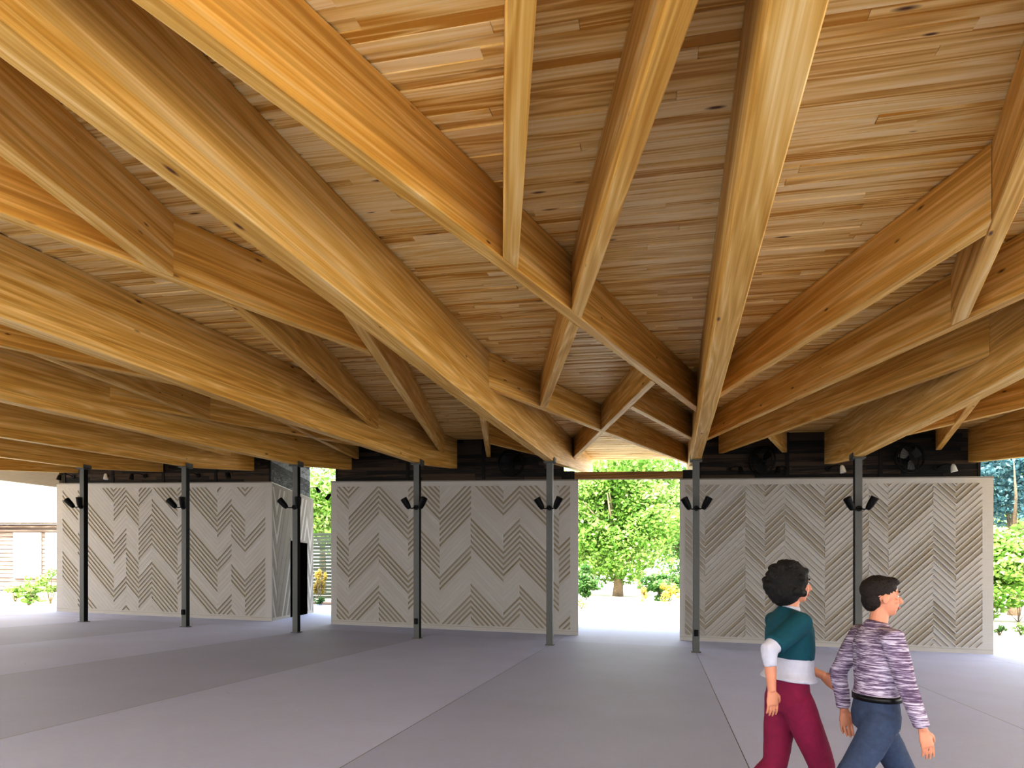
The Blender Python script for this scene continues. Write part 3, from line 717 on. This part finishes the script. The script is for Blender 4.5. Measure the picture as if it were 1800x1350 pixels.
# fence
fx0, fx1, fv = -22.0, -11.0, 32.5
t = thing('slat_fence', 'grey-green horizontal board fence in the gap between the blocks', 'fence', (fx0, fv, gz(fx0, fv)))
m = MB(); z = .1
while z < 3.7:
    m.box(0, fx1-fx0, 0, .03, z, z+.16, random.random(), lambda p: (p[0], p[1], p[2])); z += .19
o = m.build('slat_panel', M['fence'], t)
for i in range(5):
    m = MB(); x = i*(fx1-fx0)/4; m.box(x-.05, x+.05, .03, .13, -.3, 3.8); m.build('fence_post', M['fence'], t)

# house on the left
hx, hy = cam_xy(-33, 40); t = thing('wooden_house', 'pale shingle-roofed house with brown board siding at the left edge', 'house', (hx, hy, gz(hx, hy)), TH)
m = MB(); z = 0
while z < 4.0:
    m.hexa([(-9, -.04, z), (8.5, -.04, z), (8.5, .1, z), (-9, .1, z), (-9, -.0, z+.235), (8.5, -.0, z+.235), (8.5, .1, z+.235), (-9, .1, z+.235)], random.random()); z += .25
m.box(-9, 8.5, .05, 8, 0, 4.0)
m.build('siding_wall', M['siding'], t)
m = MB(); 
for z in (3.55, 3.8, 4.02): m.box(-9.2, 8.7, -.18, .02, z, z+.1)
m.build('eaves_board', M['siding'], t)
m = MB(); P = [(-9.6, -.7, 4.05), (8.9, -.7, 4.05), (8.9, 5, 8.0), (-9.6, 5, 8.0)]
m.hexa(P+[(x, y, z+.12) for x, y, z in P], .5, lambda p: (p[0], p[2]*1.6, 0)); m.build('roof', M['shingle'], t)
for x0, x1 in ((2.6, 4.25), (4.55, 6.2)):
    m = MB(); m.box(x0, x1, -.12, 0, .7, 3.5); w_ = m.build('window', M['trim'], t)
    m = MB(); m.box(x0+.1, x1-.1, -.135, -.1, .8, 3.4); m.build('pane', M['plaster'], w_)
# ------------------------------------------------------------------ people
def blend_mesh(name, mb_, mat, parent, voxel=.009, smooth=8, sfac=.6, displace=None):
    o = mb_.build(name, mat, parent, smooth=True)
    r = o.modifiers.new('remesh', 'REMESH'); r.mode = 'VOXEL'; r.voxel_size = voxel; r.use_smooth_shade = True
    s = o.modifiers.new('smooth', 'SMOOTH'); s.iterations = smooth; s.factor = sfac
    if displace:
        tx = bpy.data.textures.new(name+'tex', 'CLOUDS'); tx.noise_scale = displace[1]
        dm = o.modifiers.new('disp', 'DISPLACE'); dm.texture = tx; dm.strength = displace[0]; dm.mid_level = .5
    return o
def V3(*a): return Vector(a)
def hand(m, wrist, d, palm_n, side, s=1., curl=.5):
    """wrist point, direction d of the hand, palm normal, side +1/-1 for thumb direction"""
    d = d.normalized(); n_ = (palm_n - d*palm_n.dot(d)).normalized(); w = d.cross(n_)*side
    m.tube([wrist-d*.03, wrist+d*.02, wrist+d*.055, wrist+d*.09], [(.017, .024), (.015, .033), (.015, .04), (.012, .038)], 14, flat=tuple(n_))
    for i, (off, L) in enumerate(((.032, .078), (.011, .087), (-.010, .081), (-.031, .064))):
        p = wrist + d*.085 + w*off; dd = d.copy(); pts = [p-d*.02, p]; q = p; c = curl
        for sg in (.42, .32, .26):
            c2 = c*(.6+.2*i/3); dd = (dd + n_*c2*.55).normalized(); q = q+dd*L*sg; pts.append(q)
        m.tube(pts, [.0085, .0082, .0078, .0072, .006], 8)
    p = wrist + d*.02 + w*.024
    t1 = p + (w*.75+d*.6+n_*.25).normalized()*.035; t2 = t1+(d*.85+w*.3+n_*.35).normalized()*.03; t3 = t2+(d*.95+n_*.4).normalized()*.024
    m.tube([p, t1, t2, t3], [.014, .012, .0105, .008], 8)
def ik(a, b, l1, l2, pole):
    v = b-a; L = min(v.length, (l1+l2)*.999); d = v.normalized(); x = (l1*l1-l2*l2+L*L)/(2*L); h = math.sqrt(max(0, l1*l1-x*x))
    pp = (pole - d*pole.dot(d)).normalized(); return a+d*x+pp*h, a+d*L
def person(label, loc, rz, H, spec):
    """local frame: +x forward, +y left, +z up"""
    t = thing('person', label, 'person', loc, rz); s = H/1.75; P = lambda x, y, z: V3(x*s, y*s, z*s)
    hip, sh = .93, 1.43; shw, hw = spec.get('shw', .19), .095; tw = spec.get('twist', 0.)
    body = MB()
    # torso and neck
    body.tube([P(-.01, 0, .86), P(-.01, 0, .95), P(0, 0, 1.08), P(.0, 0, 1.22), P(-.005, 0, 1.36), P(-.01, 0, 1.43), P(-.005, 0, 1.47)],
              [(.10*s, .155*s), (.105*s, .165*s), (.09*s, .135*s), (.105*s, .16*s), (.10*s, .175*s), (.065*s, .13*s), (.05*s, .06*s)], 20, flat=(1, 0, 0))
    body.tube([P(-.01, 0, 1.40), P(.005, 0, 1.50), P(.015, 0, 1.57)], [.058*s, .052*s, .05*s], 16)
    # head
    hr = Matrix.Rotation(spec.get('head', 0.), 3, 'Z'); hc = P(.025, 0, 1.635)
    def Hd(x, y, z): return hc + hr @ V3(x*s, y*s, z*s)
    body.ball(Hd(-.012, 0, .03), (.098*s, .078*s, .095*s), 20, 14, hr); body.ball(Hd(.02, 0, -.035), (.072*s, .062*s, .082*s), 18, 12, hr)
    body.ball(Hd(.05, 0, -.09), (.03*s, .03*s, .022*s), 12, 8, hr)
    body.tube([Hd(.082, 0, .015), Hd(.100, 0, -.012), Hd(.108, 0, -.03), Hd(.09, 0, -.038)], [.009*s, .012*s, .014*s, .010*s], 8)
    for sy in (-1, 1):
        body.ball(Hd(-.005, sy*.077, -.01), (.02*s, .009*s, .031*s), 10, 8, hr); body.ball(Hd(.07, sy*.032, .028), (.018*s, .024*s, .008*s), 10, 6, hr)
        body.ball(Hd(.058, sy*.042, -.022), (.022*s, .02*s, .02*s), 10, 6, hr)
    # legs
    legs = {}
    for sy, nm in ((1, 'L'), (-1, 'R')):
        h0 = P(0, sy*hw, .90); f = P(*spec['foot'+nm]); ank = f+P(-.06, 0, .085) if not spec.get('tip'+nm) else f+P(-.09, 0, .15)
        kn, ak = ik(h0, ank, .43*s, .42*s, V3(1, 0, 0)); legs[nm] = (h0, kn, ak, f)
        body.tube([h0, h0.lerp(kn, .5), kn, kn.lerp(ak, .3), kn.lerp(ak, .7), ak], [.085*s, .072*s, .052*s, .055*s, .04*s, .034*s], 14)
        body.tube([ak+P(-.03, 0, -.02), ak.lerp(f, .5)+P(0, 0, -.01), f+P(.08, 0, .03)], [.036*s, .036*s, .026*s], 10)
    # arms
    arms = {}
    for sy, nm in ((1, 'L'), (-1, 'R')):
        a0 = P(-.01, sy*shw, 1.405); hd = P(*spec['hand'+nm]); el, wr = ik(a0, hd, .29*s, .25*s, V3(-1, sy*.35, 0)); arms[nm] = (a0, el, wr)
        body.tube([P(-.01, sy*.1, 1.41), a0, a0.lerp(el, .35), el, el.lerp(wr, .3), wr], [.05*s, .05*s, .046*s, .036*s, .037*s, .025*s], 14)
        hand(body, wr, (wr-el).normalized().lerp(V3(0, 0, -1), .25), V3(0, -sy, 0).lerp(V3(-.4, 0, 0), .3), -1 if sy > 0 else 1, s)
    blend_mesh('body', body, M['skin'], t, .0052, 2, .5)
    for sy in (-1, 1):
        m = MB(); m.ball(Hd(.0765, sy*.031, .006), (.009*s, .012*s, .006*s), 12, 8, hr); e = m.build('eye', M['eye'], t, smooth=True)
        m = MB(); m.ball(Hd(.0825, sy*.032, .006), (.0045*s, .006*s, .006*s), 10, 6, hr); m.build('iris', M['belt'], e, smooth=True)
        m = MB(); m.tube([Hd(.088, sy*.016, .03), Hd(.087, sy*.034, .036), Hd(.076, sy*.052, .03)], [.004*s, .005*s, .003*s], 6); m.build('eyebrow', spec['hairmat'], t, smooth=True)
    m = MB(); m.tube([Hd(.084, -.022, -.066), Hd(.094, 0, -.064), Hd(.084, .022, -.066)], [.004*s, .008*s, .004*s], 8); m.build('mouth', M['lip'], t, smooth=True)
    # trousers
    tr = MB(); wz = spec.get('waist', 1.03)
    tr.tube([P(-.01, 0, .84), P(-.012, 0, .92), P(-.01, 0, wz-.02), P(-.005, 0, wz+.005)], [(.118*s, .165*s), (.125*s, .178*s), (.112*s, .155*s), (.108*s, .148*s)], 24, flat=(1, 0, 0))
    for nm in 'LR':
        h0, kn, ak, f = legs[nm]; k = spec.get('legw', 1.)
        tr.tube([h0+P(-.01, 0, .03), h0.lerp(kn, .45), kn, kn.lerp(ak, .4), kn.lerp(ak, .97)], [.102*s, .088*s*k, .072*s*k, .068*s*k, .06*s*k], 18)
    blend_mesh('trousers', tr, spec['legmat'], t, .011, 6, .5, (.008, .12))
    for nm in 'LR':
        h0, kn, ak, f = legs[nm]; m = MB()
        m.tube([ak+P(-.055, 0, -.035), ak+P(-.03, 0, -.03), ak.lerp(f, .5)+P(.02, 0, -.02), f+P(.07, 0, .035), f+P(.12, 0, .03)], [.03*s, .046*s, .046*s, .042*s, .02*s], 14)
        m.tube([ak+P(0, 0, .03), ak+P(-.01, 0, -.03)], [.045*s, .045*s], 12)
        blend_mesh('shoe', m, M['shoe'], t, .009, 4, .5)
    # top
    top = MB(); tz = spec.get('hem', 1.0); fl = spec.get('flare', 0.)
    top.tube([P(-.01, 0, tz), P(-.005, 0, 1.08), P(.002, 0, 1.22), P(-.003, 0, 1.36), P(-.01, 0, 1.42), P(-.008, 0, 1.455), P(0, 0, 1.49)],
             [(.125*s+fl, .165*s+fl), (.118*s+fl*.6, .155*s+fl*.5), (.128*s, .178*s), (.122*s, .185*s), (.095*s, .16*s), (.07*s, .105*s), (.062*s, .066*s)], 24, flat=(1, 0, 0))
    sl = spec.get('sleeve', 1.)
    for sy, nm in ((1, 'L'), (-1, 'R')):
        a0, el, wr = arms[nm]; e2 = el if sl <= .5 else el.lerp(wr, (sl-.5)*2*.93)
        pts = [P(-.008, sy*.09, 1.40), a0, a0.lerp(el, .5), el if sl > .5 else a0.lerp(el, .9)]; rr = [.066*s, .068*s, .062*s, .054*s]
        if sl > .5: pts += [e2]; rr += [.043*s]
        top.tube(pts, rr, 16)
    blend_mesh(spec['topname'], top, spec['topmat'], t, .011, 6, .5, (.010, .10))
    if spec.get('belt'):
        m = MB(); n_ = 40; rings = []
        for zz, gap in ((wz-.045, .002), (wz-.01, .002)):
            rings.append([m.vert(P(-.008, 0, zz)+V3((.121*s)*math.cos(2*math.pi*i/n_), (.163*s)*math.sin(2*math.pi*i/n_), 0)) for i in range(n_)])
        for i in range(n_): m.face((rings[0][i], rings[0][(i+1) % n_], rings[1][(i+1) % n_], rings[1][i]))
        o = m.build('belt', M['belt'], t, smooth=True); so = o.modifiers.new('s', 'SOLIDIFY'); so.thickness = .006; so.offset = 1
    if spec.get('yoke'):   # teal upper layer over the grey top
        m = MB()
        m.tube([P(-.006, 0, 1.17), P(0, 0, 1.24), P(-.003, 0, 1.36), P(-.01, 0, 1.42), P(-.008, 0, 1.46), P(0, 0, 1.485)],
               [(.14*s, .19*s), (.138*s, .192*s), (.133*s, .196*s), (.106*s, .172*s), (.078*s, .115*s), (.066*s, .07*s)], 24, flat=(1, 0, 0))
        for sy, nm in ((1, 'L'), (-1, 'R')):
            a0, el, wr = arms[nm]; m.tube([P(-.008, sy*.09, 1.40), a0, a0.lerp(el, .5), a0.lerp(el, .86)], [.074*s, .077*s, .073*s, .069*s], 16)
        blend_mesh('teal_vest', m, M['teal'], t, .011, 6, .5, (.008, .1))
    if spec.get('collar'):
        m = MB(); m.tube([P(-.004, 0, 1.455), P(.002, 0, 1.50)], [(.07*s, .075*s), (.06*s, .062*s)], 18, flat=(1, 0, 0)); blend_mesh('collar', m, M[spec['collar']], t, .008, 3, .5)
    # hair
    hm = MB(); curly = spec.get('curly')
    if curly:
        rr = random.Random(5)
        hm.ball(Hd(-.04, 0, .035), (.125*s, .118*s, .118*s), 20, 14, hr); hm.ball(Hd(-.06, 0, -.03), (.10*s, .12*s, .11*s), 18, 12, hr)
        for i in range(70):
            a = rr.uniform(0, 6.28); e = rr.uniform(-.9, 1.4); p = V3(-.045+.125*math.cos(e)*math.cos(a), .125*math.cos(e)*math.sin(a), .02+.12*math.sin(e))
            if p.x > .045 and p.z < .06: continue
            hm.ball(Hd(*p), .026*s, 8, 6, hr)
        blend_mesh('hair', hm, spec['hairmat'], t, .008, 1, .4, (.012, .02))
    else:
        hm.ball(Hd(-.022, 0, .048), (.104*s, .085*s, .088*s), 20, 14, hr); hm.ball(Hd(-.058, 0, -.008), (.058*s, .074*s, .08*s), 18, 12, hr)
        hm.ball(Hd(.04, 0, .095), (.055*s, .06*s, .03*s), 14, 10, hr)
        blend_mesh('hair', hm, spec['hairmat'], t, .007, 2, .4, (.008, .015))
    return t
def place(px, Y): 
    u, v = at_px(px, Y); return (u, v, G(u)+.003)
person('man in a mauve striped long-sleeved shirt and blue-grey trousers walking right', place(1543, 3.95), math.radians(-3)+TH, 1.735,
  dict(footL=(.46, .07, 0), footR=(-.42, -.09, .02), tipR=True, handL=(-.10, .22, .90), handR=(.12, -.27, .88), head=math.radians(-8), hairmat=M['hairbrown'], legmat=M['denim'], legw=1.06,
       topname='striped_shirt', topmat=M['stripe'], hem=1.02, waist=1.06, belt=True, sleeve=1., shw=.19))
person('curly-haired woman in a teal vest, light grey top and maroon trousers, walking right', place(1388, 4.3), math.radians(2)+TH, 1.80,
  dict(footL=(-.26, .06, .02), footR=(.26, -.07, 0), tipL=True, handL=(.30, .16, 1.03), handR=(-.22, -.24, 1.00), head=math.radians(-2), hairmat=M['hairblack'], legmat=M['maroon'], legw=1.1,
       topname='grey_top', topmat=M['greycloth'], hem=1.03, waist=1.08, flare=.045, sleeve=.72, yoke=True, collar='greycloth', curly=True, shw=.17))

# ------------------------------------------------------------------ light
w = bpy.data.worlds.new('sky'); bpy.context.scene.world = w; w.use_nodes = True; nt = w.node_tree
bg = nt.nodes['Background']; tc = nd(nt, 'ShaderNodeTexCoord').outputs['Generated']
sx = nd(nt, 'ShaderNodeSeparateXYZ'); nt.links.new(tc, sx.inputs[0])
n1 = noisen(nt, scaled(nt, tc, (1, 1, 3)), 2.2, 5, .6)
cl = ramp(nt, n1, [(.40, (.62, .78, 1., 1)), (.58, (1, 1, 1, 1))])
c = mix(nt, mathn(nt, 'MULTIPLY', sx.outputs[2], 1.5, True), (1., 1., 1., 1), cl)
nt.links.new(c, bg.inputs[0]); bg.inputs[1].default_value = 3.45
sun = bpy.data.lights.new('sun', 'SUN'); sun.energy = 10.5; sun.angle = math.radians(1.5); sun.color = (1, .96, .88)
so = bpy.data.objects.new('sun', sun); COL.objects.link(so); so.rotation_euler = Vector((.22, .62, -.75)).to_track_quat('-Z', 'Y').to_euler()
# ------------------------------------------------------------------ camera
cd = bpy.data.cameras.new('camera'); co = bpy.data.objects.new('camera', cd); COL.objects.link(co)
cd.sensor_width = 36; cd.lens = 23.0; cd.shift_y = (1018-675)/1800; cd.clip_end = 500
co.location = (0, 0, CAM); co.rotation_euler = (math.radians(90), 0, TH)
sc = bpy.context.scene; sc.camera = co
sc.view_settings.view_transform = 'Standard'; sc.view_settings.look = 'None'; sc.view_settings.exposure = 0.60; sc.view_settings.gamma = .78
sc.cycles.use_denoising = True; sc.cycles.max_bounces = 6; sc.cycles.diffuse_bounces = 4; sc.cycles.glossy_bounces = 2; sc.cycles.transmission_bounces = 2; sc.cycles.use_adaptive_sampling = True; sc.cycles.adaptive_threshold = .1; sc.cycles.caustics_reflective = False; sc.cycles.caustics_refractive = False; sc.cycles.sample_clamp_indirect = 8
